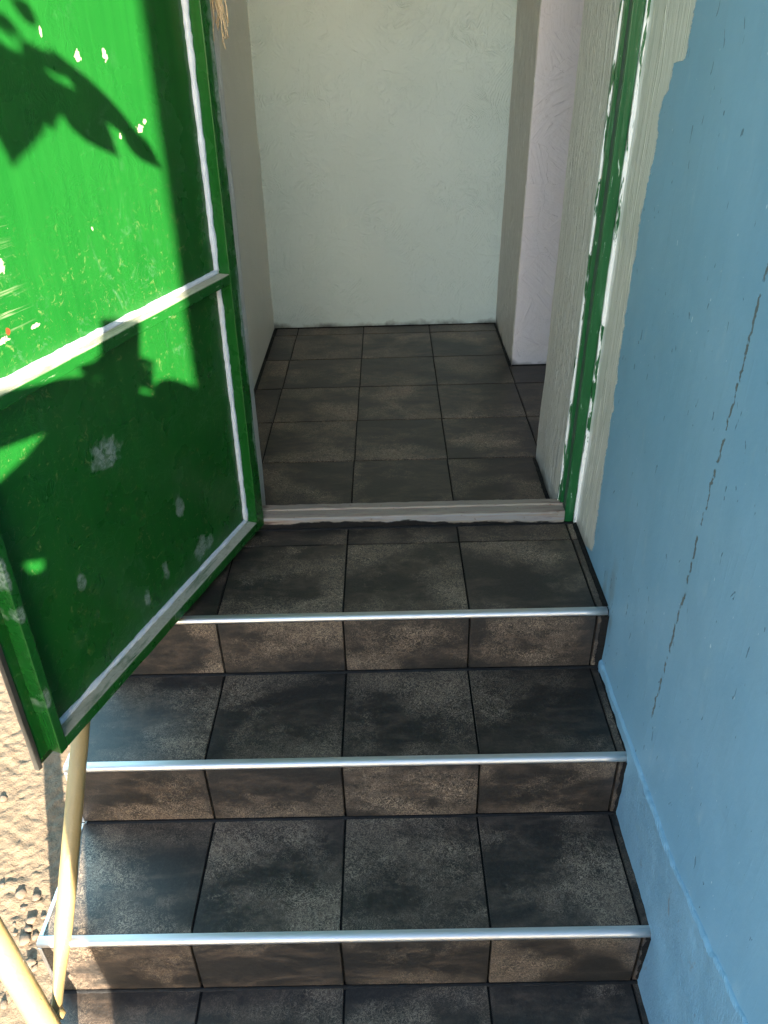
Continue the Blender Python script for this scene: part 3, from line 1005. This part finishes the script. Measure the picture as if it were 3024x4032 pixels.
cn = link('added_shade_slab', box_mesh('added_shade_slab', (-0.7, 0.86, -0.42, 0.371, 2.46, 2.60), 0.01), M['roofslab'])  # added slab, out of view, keeps skylight off the porch so its shade deepens
tag(cn, 'unseen concrete slab added over the entrance stairs to cut the skylight', 'canopy')
# reveals of the opening
lr = wall_x('left_reveal', -0.250, 0.430, 0.520, -0.28, 2.08, -0.03, M['jamb'], 0.02, 0.002, 8.0)
tag(lr, 'narrow cream plastered reveal beside the hinge side of the door', 'wall')
bm = bmesh.new()
o = wall_x('right_reveal', 0.592, 0.428, 0.780, -0.28, 2.08, 0.26, M['jamb'], 0.02, 0.003, 9.0)
tag(o, 'beige brush-painted plaster reveal on the right of the doorway', 'wall')
# room walls
o = wall_x('left_wall', -0.407, 0.518, 2.108, -0.28, 2.62, -0.12, M['left'], 0.03, 0.003, 10.0)
tag(o, 'cream plastered left wall inside the entrance', 'wall')
o = wall_y('back_wall', 2.108, -0.53, 0.700, -0.28, 2.62, 0.14, M['back'], 0.03, 0.003, 11.0)
tag(o, 'mint white trowelled back wall inside the entrance', 'wall')
pier = empty('wall_pier', (0.9, 1.85, FZ))
tag(pier, 'plastered pier inside with pale pink front and beige side', 'wall')
pf = wall_y('front_face', 1.585, 0.6262, 1.62, -0.28, 2.62, 0.05, M['pink'], 0.03, 0.003, 12.0, pier)
pf.location = (-0.9, -1.85, -FZ)
ps = wall_x('side_face', 0.6230, 1.5880, 2.130, -0.28, 2.62, 0.05, M['jamb'], 0.03, 0.002, 13.0, pier)
ps.location = (-0.9, -1.85, -FZ)
o = wall_x('right_wall', 1.50, 0.60, 1.60, -0.28, 2.62, 0.12, M['left'], 0.1, 0.003, 14.0)
tag(o, 'cream wall closing the inside passage on the right', 'wall')
o = link('ceiling', box_mesh('ceiling', (-0.6, 1.75, 0.64, 2.3, 2.62, 2.74), 0, lean), M['ceil'])
tag(o, kind='structure')

# ------------------------------------------------------------------ door frame
frame = empty('door_frame', (0.6, 0.38, 0.0))
tag(frame, 'chipped green metal door frame at the right of the opening', 'door frame')


def fr(name, dims, mat, seed, rough=0.0012):
    return link(name, long_box(name, *dims, axis=2, step=0.03, rough=rough, bevel=0.0015, fn=lean, seed=seed), mat, frame, (-0.6, -0.38, 0))


fr('front_flange', (0.6015, 0.6262, 0.3745, 0.386, 0.002, 2.06), M['frame'], 1.0)
fr('slot', (0.6020, 0.6180, 0.3865, 0.408, 0.04, 2.06), M['slot'], 2.0, 0.0006)
fr('rear_flange', (0.5930, 0.6160, 0.4085, 0.419, 0.045, 2.06), M['frame'], 3.0)
fr('primer_edge', (0.5885, 0.6150, 0.4195, 0.432, 0.045, 2.06), M['frame_white'], 4.0, 0.0022)
fr('primer_edge', (0.6266, 0.6380, 0.3690, 0.3780, 0.0, 2.06), M['frame_white'], 5.0, 0.0020)
link('hinge_jamb', long_box('hinge_jamb', -0.2680, -0.2500, 0.3745, 0.4290, 0.002, 2.06, 2, 0.03, 0.001, 0.002, lean, 6.0), M['frame'], frame, (-0.6, -0.38, 0))
link('head_jamb', long_box('head_jamb', -0.2495, 0.6010, 0.3745, 0.4290, 2.02, 2.075, 0, 0.03, 0.001, 0.002, lean, 7.0), M['frame'], frame, (-0.6, -0.38, 0))

# threshold, stepped profile along x
tp = [(0.372, 0.0), (0.370, 0.020), (0.3695, 0.034), (0.372, 0.0375), (0.384, 0.0390), (0.4040, 0.0405), (0.4060, 0.0445), (0.4280, 0.0455), (0.4310, 0.0435), (0.4330, -0.02)]
bm = bmesh.new()
n = 120
prev = None
for i in range(n + 1):
    x = -0.249 + (0.6005 + 0.249) * i / n
    ring = []
    for k, (py, pz) in enumerate(tp):
        w = 0.0013 * noise.noise(Vector((x * 18, k * 3.1, 0))) + 0.0008 * noise.noise(Vector((x * 70, k * 2.1, 4)))
        ring.append(bm.verts.new((x, py + w, pz + (w if 0 < k < 9 else 0))))
    if prev:
        for k in range(len(tp) - 1):
            bm.faces.new((prev[k], ring[k], ring[k + 1], prev[k + 1]))
    prev = ring
th = link('threshold', bm_mesh(bm, 'threshold'), M['thresh'])
tag(th, 'worn pinkish grey threshold bar across the doorway', 'threshold')

# ------------------------------------------------------------------ green door
HINGE = Vector((-0.2387, 0.3556, 0.0))
DA = math.atan2(-0.9404, -0.34)
door = empty('open_door', HINGE, DA)
tag(door, 'green painted steel door standing open, with white sealant lines', 'door')
LX, NX = -0.34, 0.9404
DEP = 0.035


def dl(p):
    # local: x along the leaf, y out of the inner face; same lean as the walls
    return (p[0] + LEAN * p[2] * LX, p[1] + LEAN * p[2] * NX, p[2])


def panel_f(u, v):
    d = 0.0012 * noise.fractal(Vector((u * 3, 0, v * 3)), 1.0, 2.0, 3)
    return dl((u, -DEP + d, v))


bm = bmesh.new()
us, zs = lin(-0.010, 0.868, 60), lin(0.004, 2.02, 130)
rows = [[bm.verts.new(panel_f(u, v)) for v in zs] for u in us]
bk = [[bm.verts.new(dl((u, -DEP - 0.004, v))) for v in (zs[0], zs[-1])] for u in (us[0], us[-1])]
for i in range(len(us) - 1):
    for j in range(len(zs) - 1):
        bm.faces.new((rows[i][j], rows[i + 1][j], rows[i + 1][j + 1], rows[i][j + 1])).smooth = True
bm.faces.new((bk[0][0], bk[0][1], bk[1][1], bk[1][0]))
bm.faces.new([r[0] for r in rows] + [bk[1][0], bk[0][0]])
bm.faces.new([r[-1] for r in rows] + [bk[1][1], bk[0][1]])
bm.faces.new(rows[0] + [bk[0][1], bk[0][0]])
bm.faces.new(rows[-1] + [bk[1][1], bk[1][0]])
link('panel', bm_mesh(bm, 'panel'), M['panel'], door)


def dbar(name, dims, axis, mat, seed, rough=0.0007):
    return link(name, long_box(name, *dims, axis=axis, step=0.04, rough=rough, bevel=0.0022, fn=dl, seed=seed), mat, door)


dbar('hinge_stile', (-0.016, 0.0215, -DEP - 0.001, 0.0, 0.020, 2.0), 2, M['greenstile'], 1.0)
dbar('closing_stile', (0.8205, 0.8400, -DEP - 0.001, 0.0, 0.020, 2.0), 2, M['greenstile'], 2.0)
dbar('bottom_rail', (0.0220, 0.8200, -DEP - 0.001, -0.0006, 0.0205, 0.0480), 0, M['greenrail'], 3.0)
bm_mid = lambda p: dl((p[0], p[1], p[2] + 0.009 * p[0]))
link('middle_rail', long_box('middle_rail', 0.0220, 0.8200, -DEP - 0.001, -0.0006, 0.6985, 0.7215, 0, 0.04, 0.0007, 0.0022, bm_mid, 4.0), M['greenrail'], door)
dbar('top_rail', (0.0220, 0.8200, -DEP - 0.001, -0.0006, 1.972, 2.0), 0, M['greenrail'], 5.0)
link('edge_seal', long_box('edge_seal', 0.864, 0.874, -DEP - 0.008, -DEP + 0.0035, -0.002, 2.02, 2, 0.03, 0.0014, 0.001, dl, 6.0), M['rubber'], door)


def bead(p0, p1, r0, n, seed, fn):
    pts, rs = [], []
    for i in range(n + 1):
        t = i / n
        p = Vector(p0).lerp(Vector(p1), t)
        L = (Vector(p1) - Vector(p0)).length * t
        p += noise.noise_vector(Vector((L * 16 + seed, seed, 0))) * 0.0008
        rs.append(max(0.0022, r0 * (1 + 0.45 * noise.noise(Vector((L * 22 + seed, 1, 0))) + 0.22 * noise.noise(Vector((L * 80 + seed, 3, 0))))))
        pts.append(fn(p))
    return link('sealant_bead', tube_mesh('sealant_bead', pts, rs, 10, 0.12), M['caulk'], door)


bead((0.0245, -DEP + 0.0015, 0.728), (0.0245, -DEP + 0.0015, 1.97), 0.0082, 160, 1.0, dl)
bead((0.0245, -DEP + 0.0015, 0.052), (0.0245, -DEP + 0.0015, 0.690), 0.0078, 100, 2.0, dl)
bead((0.0230, -DEP + 0.0015, 0.7235), (0.815, -DEP + 0.0015, 0.7235), 0.0064, 110, 3.0, bm_mid)
bead((0.0250, -DEP + 0.0015, 0.0505), (0.815, -DEP + 0.0015, 0.0505), 0.0064, 110, 4.0, dl)

# ------------------------------------------------------------------ handrail
rail = empty('handrail', (-0.575, -0.70, -0.5307))
tag(rail, 'cream painted pipe handrail with post at the open left side of the stairs', 'handrail')
RO = Vector((0.575, 0.70, 0.5307))


def px(u, v, depth):
    """a point seen at photo pixel (u, v) at a given depth: used to read real positions off the photograph"""
    return CAM + (cf + cr * ((u - 1512) / 3133.87) - cu * ((v - 2016) / 3133.87)) * depth


A0, A1 = px(222, 3985, 1.560), px(312, 2940, 1.690)
dA = (A1 - A0).normalized()
pts, rad, flat = [], [], []
L = (A1 - A0).length
tend = 1.15
for i in range(61):
    s = -0.012 + tend * i / 60
    pts.append(A0 + dA * s)
    rad.append(0.0183)
    k = min(1.0, max(0.0, (s - 0.02) / 0.15))
    k = k * k * (3 - 2 * k)
    flat.append((0.42 + 0.58 * k, 1.18 - 0.18 * k))
r_ = link('rail_pipe', tube_mesh('rail_pipe', pts, rad, 24, 0.035, True, flat), M['pipe'], rail, RO)
B1, B0 = px(40, 3800, 1.44), px(205, 4080, 1.540)
dB = (B1 - B0).normalized()
t0 = (-0.5307 - B0.z) / dB.z
pts = [B0 + dB * (t0 + (0.95 - t0) * i / 60) for i in range(61)]
link('post', tube_mesh('post', pts, 0.0236, 28, 0.02), M['pipe'], rail, RO)
link('weld', tube_mesh('weld', [A0 - dA * 0.012 + cf * -0.002, A0 - dA * 0.002, A0 + dA * 0.010], [0.0165, 0.0185, 0.010], 14, 0.35), M['pipe'], rail, RO)

# ------------------------------------------------------------------ frayed rope over the door's hinge side
rope = empty('frayed_rope', (-0.228, 0.47, 1.16))
tag(rope, 'tan frayed rope end hanging at the top of the doorway beside the green door', 'rope')
rng = random.Random(3)
for i in range(26):
    p = Vector((-0.243 + rng.uniform(-0.004, 0.010), 0.46 + rng.uniform(-0.006, 0.006), 1.42))
    dr = Vector((rng.uniform(-0.012, 0.016), rng.uniform(-0.012, 0.006), 0))
    end = 1.165 + rng.uniform(-0.01, 0.075)
    pts = []
    nseg = 16
    for k in range(nseg + 1):
        t = k / nseg
        z = p.z + (end - p.z) * t
        fl = max(0.0, t - 0.35) / 0.65
        q = Vector((p.x + LEAN * z + dr.x * fl * 1.7, p.y + dr.y * fl * 1.7, z))
        q += noise.noise_vector(Vector((i * 7.0, z * 40, 0))) * 0.005 * (0.3 + fl)
        pts.append(q)
    link('strand', tube_mesh('strand', pts, [0.0024 - 0.0012 * k / nseg for k in range(nseg + 1)], 6), M['rope'], rope, (0.228, -0.47, -1.16))

# ------------------------------------------------------------------ the tree behind the photographer: its leaves shade the door
SK = 0.3285
tree = empty('leafy_tree', (-1.05, -4.2, GZ))
tag(tree, 'slender leafy tree whose leaf shadows fall on the green door', 'tree')
TO = Vector((1.05, 4.2, -GZ))
npan = Vector((NX, -0.34, 0)).normalized()
lpan = Vector((LX, -0.9404, 0))


def leaf_mesh(name, w):
    bm = bmesh.new()
    prof_ = [(0, 0.02), (0.08, 0.30), (0.22, 0.78), (0.40, 1.0), (0.58, 0.86), (0.75, 0.52), (0.90, 0.17), (1.0, 0.0)]
    rows_ = []
    for t, a in prof_:
        rows_.append([bm.verts.new((t, s * a * w * 0.5, 0.10 * w * abs(s) * a - 0.12 * t * t)) for s in (-1, -0.5, 0, 0.5, 1)])
    for i in range(len(rows_) - 1):
        for j in range(4):
            bm.faces.new((rows_[i][j], rows_[i + 1][j], rows_[i + 1][j + 1], rows_[i][j + 1]))
    bmesh.ops.remove_doubles(bm, verts=bm.verts, dist=1e-5)
    return bm_mesh(bm, name, True)


leaf_meshes = {}


def place_leaf(base, tip, width, facing, parent):
    d = tip - base
    L_ = d.length
    key = round(width / L_, 1)
    if key not in leaf_meshes:
        leaf_meshes[key] = leaf_mesh('leaf', max(0.1, key))
    ex = d.normalized()
    ez = (facing - ex * facing.dot(ex)).normalized()
    ey = ez.cross(ex)
    mm = Matrix.Identity(4)
    for i in range(3):
        mm[i][0], mm[i][1], mm[i][2], mm[i][3] = ex[i] * L_, ey[i] * L_, ez[i] * L_, base[i] + TO[i]
    o = link('leaf', leaf_meshes[key], M['leaf'], parent)
    o.matrix_local = mm
    return o


def on_panel(u, v):
    """where the photo's pixel lies on the door's panel"""
    d = cf + cr * ((u - 1512) / 3133.87) - cu * ((v - 2016) / 3133.87)
    z = 1.0
    for _ in range(4):
        p0 = HINGE + npan * (LEAN * NX * z - DEP)
        q = CAM + d * ((p0 - CAM).dot(npan) / d.dot(npan))
        z = q.z
    return q


BACK = 1.55      # the leaves hang this far from the door, towards the sun
spr = [((30, -10), (205, 128), 48), ((-60, 20), (125, 172), 46), ((60, 190), (56, 672), 165), ((105, 225), (236, 548), 118), ((185, 295), (508, 664), 98), ((185, 178), (655, 690), 42),
       ((465, 485), (656, 692), 50), ((-80, 250), (180, 335), 150), ((-130, 330), (20, 560), 150), ((120, 190), (330, 330), 44), ((80, 150), (200, 330), 70), ((-120, 150), (90, 230), 60)]
for (b0, b1, w) in spr:
    a = on_panel(*b0) - SUN * BACK
    b = on_panel(*b1) - SUN * (BACK + random.uniform(-0.08, 0.08))
    wl = (on_panel(b0[0] + w, b0[1]) - on_panel(*b0)).length * 1.0
    place_leaf(a, b, wl, (-SUN + Vector((random.uniform(-0.2, 0.2), random.uniform(-0.2, 0.2), 0.1))).normalized(), tree)
hub = on_panel(60, 160) - SUN * BACK
tw = [Vector((-1.05, -4.2, GZ)), Vector((-1.02, -4.18, 0.4)), Vector((-0.95, -4.1, 1.5)), Vector((-0.80, -3.9, 2.3)), Vector((-0.62, -3.5, 2.62)), Vector((-0.40, -2.9, 2.58)), hub + Vector((-0.06, -0.5, 0.42)), hub + Vector((-0.03, -0.16, 0.12)), hub]


def smooth_path(ps, n):
    out = []
    for i in range(len(ps) - 1):
        p0, p1, p2, p3 = ps[max(i - 1, 0)], ps[i], ps[i + 1], ps[min(i + 2, len(ps) - 1)]
        for k in range(n):
            t = k / n
            out.append(0.5 * ((2 * p1) + (p2 - p0) * t + (2 * p0 - 5 * p1 + 4 * p2 - p3) * t * t + (3 * p1 - p0 - 3 * p2 + p3) * t ** 3))
    out.append(ps[-1])
    return out


sp = smooth_path(tw, 8)
link('trunk', tube_mesh('trunk', sp, [0.055 * (1 - i / len(sp)) ** 1.2 + 0.0022 for i in range(len(sp))], 12, 0.1), M['bark'], tree, TO)
# more limbs with compound leaves, up and away from the sunlit door
rng = random.Random(11)
for b in range(9):
    i0 = rng.randrange(16, 34)
    st = sp[i0]
    ang = rng.uniform(0, 6.28)
    ln = rng.uniform(0.7, 1.3)
    en = st + Vector((math.cos(ang) * ln, math.sin(ang) * ln * 0.8 - 0.3, rng.uniform(0.35, 1.1)))
    md = st.lerp(en, 0.5) + Vector((0, 0, 0.15))
    lp = smooth_path([st, md, en], 8)
    link('limb', tube_mesh('limb', lp, [0.018 * (1 - i / len(lp)) + 0.003 for i in range(len(lp))], 8, 0.1), M['bark'], tree, TO)
    for q in range(5, len(lp)):
        for s in range(3):
            pb = lp[q]
            dd = Vector((rng.uniform(-1, 1), rng.uniform(-1, 1), rng.uniform(-0.9, 0.2))).normalized() * rng.uniform(0.12, 0.2)
            tip = pb + dd
            kk = tip.x + SK * tip.y
            hh = tip.z + 0.34 * (tip.y + 1.49)
            if -1.5 < kk < 0.1 and hh < 2.05:
                continue
            place_leaf(pb, tip, 0.055, Vector((rng.uniform(-0.5, 0.5), rng.uniform(-0.5, 0.5), 1)).normalized(), tree)

# ------------------------------------------------------------------ the photographer, standing behind the camera: the shadow on the steps and door
person = empty('person', (0.06, -1.80, GZ))
tag(person, 'unseen person holding a phone up before the stairs, in an added coat shaped to cast the shadow', 'person')
PO = Vector((-0.06, 1.80, -GZ))


def kh(k, h, y):
    """a point at depth y that throws its shadow on ray (k, h)"""
    return Vector((k - SK * y, y, h - 0.34 * (y + 1.49)))


def skin_body():
    vs_, es, rs = [], [], []

    def add(p, r, par=None):
        vs_.append(p); rs.append(r)
        if par is not None:
            es.append((par, len(vs_) - 1))
        return len(vs_) - 1
    Y = -1.80
    X0 = 0.105
    pel = add(Vector((X0, Y, 0.32)), (0.185, 0.130))
    bel = add(Vector((X0, Y + 0.01, 0.46)), (0.190, 0.125), pel)
    che = add(Vector((X0, Y + 0.0, 0.66)), (0.200, 0.130), bel)
    shc = add(Vector((X0, Y, 0.80)), (0.150, 0.105), che)
    nek = add(Vector((X0, Y + 0.02, 0.92)), (0.070, 0.070), shc)
    hd0 = add(Vector((X0, Y + 0.045, 1.02)), (0.092, 0.100), nek)
    hd1 = add(Vector((X0, Y + 0.05, 1.10)), (0.094, 0.104), hd0)
    add(Vector((X0, Y + 0.045, 1.16)), (0.065, 0.075), hd1)
    for s, shx, elb, wri in ((-1, -0.215, kh(-0.735, 1.055, -1.68), kh(-0.52, 1.088, -1.56)), (1, 0.225, kh(-0.262, 1.010, -1.70), kh(-0.300, 1.058, -1.58))):
        sh = add(Vector((X0 + shx, Y, 0.80)), (0.085, 0.080), shc)
        el = add(elb, (0.062, 0.062), sh)
        wr = add(wri, (0.046, 0.040), el)
        pm = add(kh(-0.462 if s < 0 else -0.345, 1.105 if s < 0 else 1.085, -1.535), (0.040, 0.030), wr)
    for s in (-1, 1):
        hp = add(Vector((X0 + s * 0.105, Y, 0.22)), (0.105, 0.105), pel)
        kn = add(Vector((X0 + s * 0.115, Y + 0.03, -0.14)), (0.068, 0.068), hp)
        an = add(Vector((X0 + s * 0.120, Y - 0.01, GZ + 0.09)), (0.044, 0.044), kn)
        hl = add(Vector((X0 + s * 0.122, Y - 0.02, GZ + 0.042)), (0.040, 0.040), an)
        add(Vector((X0 + s * 0.140, Y + 0.16, GZ + 0.034)), (0.040, 0.030), hl)
    me = bpy.data.meshes.new('body')
    me.from_pydata([tuple(v) for v in vs_], es, [])
    o = link('body', me, None, person, PO)
    mod = o.modifiers.new('skin', 'SKIN')
    for i, r in enumerate(rs):
        me.skin_vertices[0].data[i].radius = r
        me.skin_vertices[0].data[i].use_root = i == 0
    o.modifiers.new('sub', 'SUBSURF').levels = 2
    o.modifiers['sub'].render_levels = 2
    dg = bpy.context.evaluated_depsgraph_get()
    new = bpy.data.meshes.new_from_object(o.evaluated_get(dg))
    o.modifiers.clear()
    o.data = new
    new.materials.clear()
    for k in ('skin', 'shirt', 'jeans', 'hair'):
        new.materials.append(M[k])
    for p in new.polygons:
        c_ = p.center
        p.use_smooth = True
        if c_.z > 0.90:
            arm = (c_ - Vector((0.105, -1.77, c_.z))).length > 0.145
            if arm:
                far_ = (c_ - Vector((0.13, -1.53, 1.10))).length
                p.material_index = 0 if far_ < 0.24 else 1
            else:
                p.material_index = 3 if (c_.z > 1.10 or (c_.y < -1.77 and c_.z > 0.96)) else 0
        elif c_.z > 0.28:
            p.material_index = 1
        elif c_.z > GZ + 0.085:
            p.material_index = 2
        else:
            p.material_index = 3
    return o


skin_body()
# added coat shell, its outline shaped to block sun from steps and door
bm = bmesh.new()
rings = []
for z, kl, kr, hd in ((-0.30, -0.652, -0.235, 0.17), (-0.14, -0.660, -0.232, 0.17), (-0.115, -0.686, -0.230, 0.175), (0.03, -0.697, -0.228, 0.175), (0.20, -0.704, -0.228, 0.17), (0.45, -0.706, -0.226, 0.16),
                      (0.66, -0.715, -0.222, 0.158), (0.825, -0.715, -0.222, 0.145), (0.855, -0.620, -0.225, 0.14), (0.92, -0.605, -0.226, 0.13), (0.95, -0.705, -0.228, 0.125), (1.04, -0.680, -0.230, 0.12), (1.10, -0.600, -0.250, 0.12), (1.14, -0.560, -0.320, 0.12), (1.17, -0.530, -0.400, 0.10), (1.195, -0.49, -0.44, 0.05)):
    ring = []
    cx_, hw = (kl + kr) / 2 + 0.5913, (kr - kl) / 2
    for k in range(40):
        a = 2 * math.pi * k / 40
        f_ = 1 + 0.02 * math.sin(a * 9 + z * 4) * max(0, 0.5 - z)
        ring.append(bm.verts.new((cx_ + hw * f_ * math.copysign(abs(math.cos(a)) ** 0.8, math.cos(a)), -1.80 + hd * f_ * math.sin(a), z)))
    rings.append(ring)
for a, b in zip(rings, rings[1:]):
    for k in range(40):
        bm.faces.new((a[k], a[(k + 1) % 40], b[(k + 1) % 40], b[k]))
link('coat', bm_mesh(bm, 'coat', True), M['shirt'], person, PO)


def finger(pts, r):
    link('finger', tube_mesh('finger', smooth_path([Vector(p) for p in pts], 5), r, 10), M['skin'], person, PO)


# phone: its back faces the steps, the lens at the camera's place
ph = empty('phone', CAM - cf * 0.022)
tag(ph, 'black phone held upright in two raised hands', 'phone')
bm = bmesh.new()
add_box(bm, -0.056, 0.0185, -0.135, 0.0165, -0.004, 0.004, bevel=0.003)
pm_ = bm_mesh(bm, 'case')
mrot = Matrix(((cr.x, cu.x, -cf.x), (cr.y, cu.y, -cf.y), (cr.z, cu.z, -cf.z))).to_4x4()
o = link('case', pm_, M['phone'], ph)
o.matrix_local = mrot
bm = bmesh.new()
bmesh.ops.create_cone(bm, cap_ends=True, segments=24, radius1=0.008, radius2=0.008, depth=0.003)
o = link('lens', bm_mesh(bm, 'lens'), M['phone'], ph)
o.matrix_local = mrot @ Matrix.Translation((0, 0.0, -0.0055))


def phl(x, y, z):
    return ph.location + (mrot.to_3x3() @ Vector((x, y, z)))


for k, (yy, ln) in enumerate(((-0.062, 0.050), (-0.080, 0.055), (-0.097, 0.052), (-0.112, 0.042))):
    finger([phl(-0.085, yy - 0.018, 0.016), phl(-0.064, yy - 0.006, -0.004), phl(-0.046, yy, -0.0125), phl(-0.085 + ln * 1.25, yy + 0.002, -0.0135)], 0.0075)
    finger([phl(0.047, yy - 0.018, 0.016), phl(0.027, yy - 0.006, -0.004), phl(0.010, yy, -0.0125), phl(0.047 - ln * 1.1, yy + 0.002, -0.0140)], 0.0075)
finger([phl(-0.082, -0.105, 0.020), phl(-0.062, -0.085, 0.021), phl(-0.048, -0.060, 0.0145)], 0.009)
finger([phl(0.045, -0.105, 0.020), phl(0.024, -0.085, 0.021), phl(0.010, -0.062, 0.0145)], 0.009)
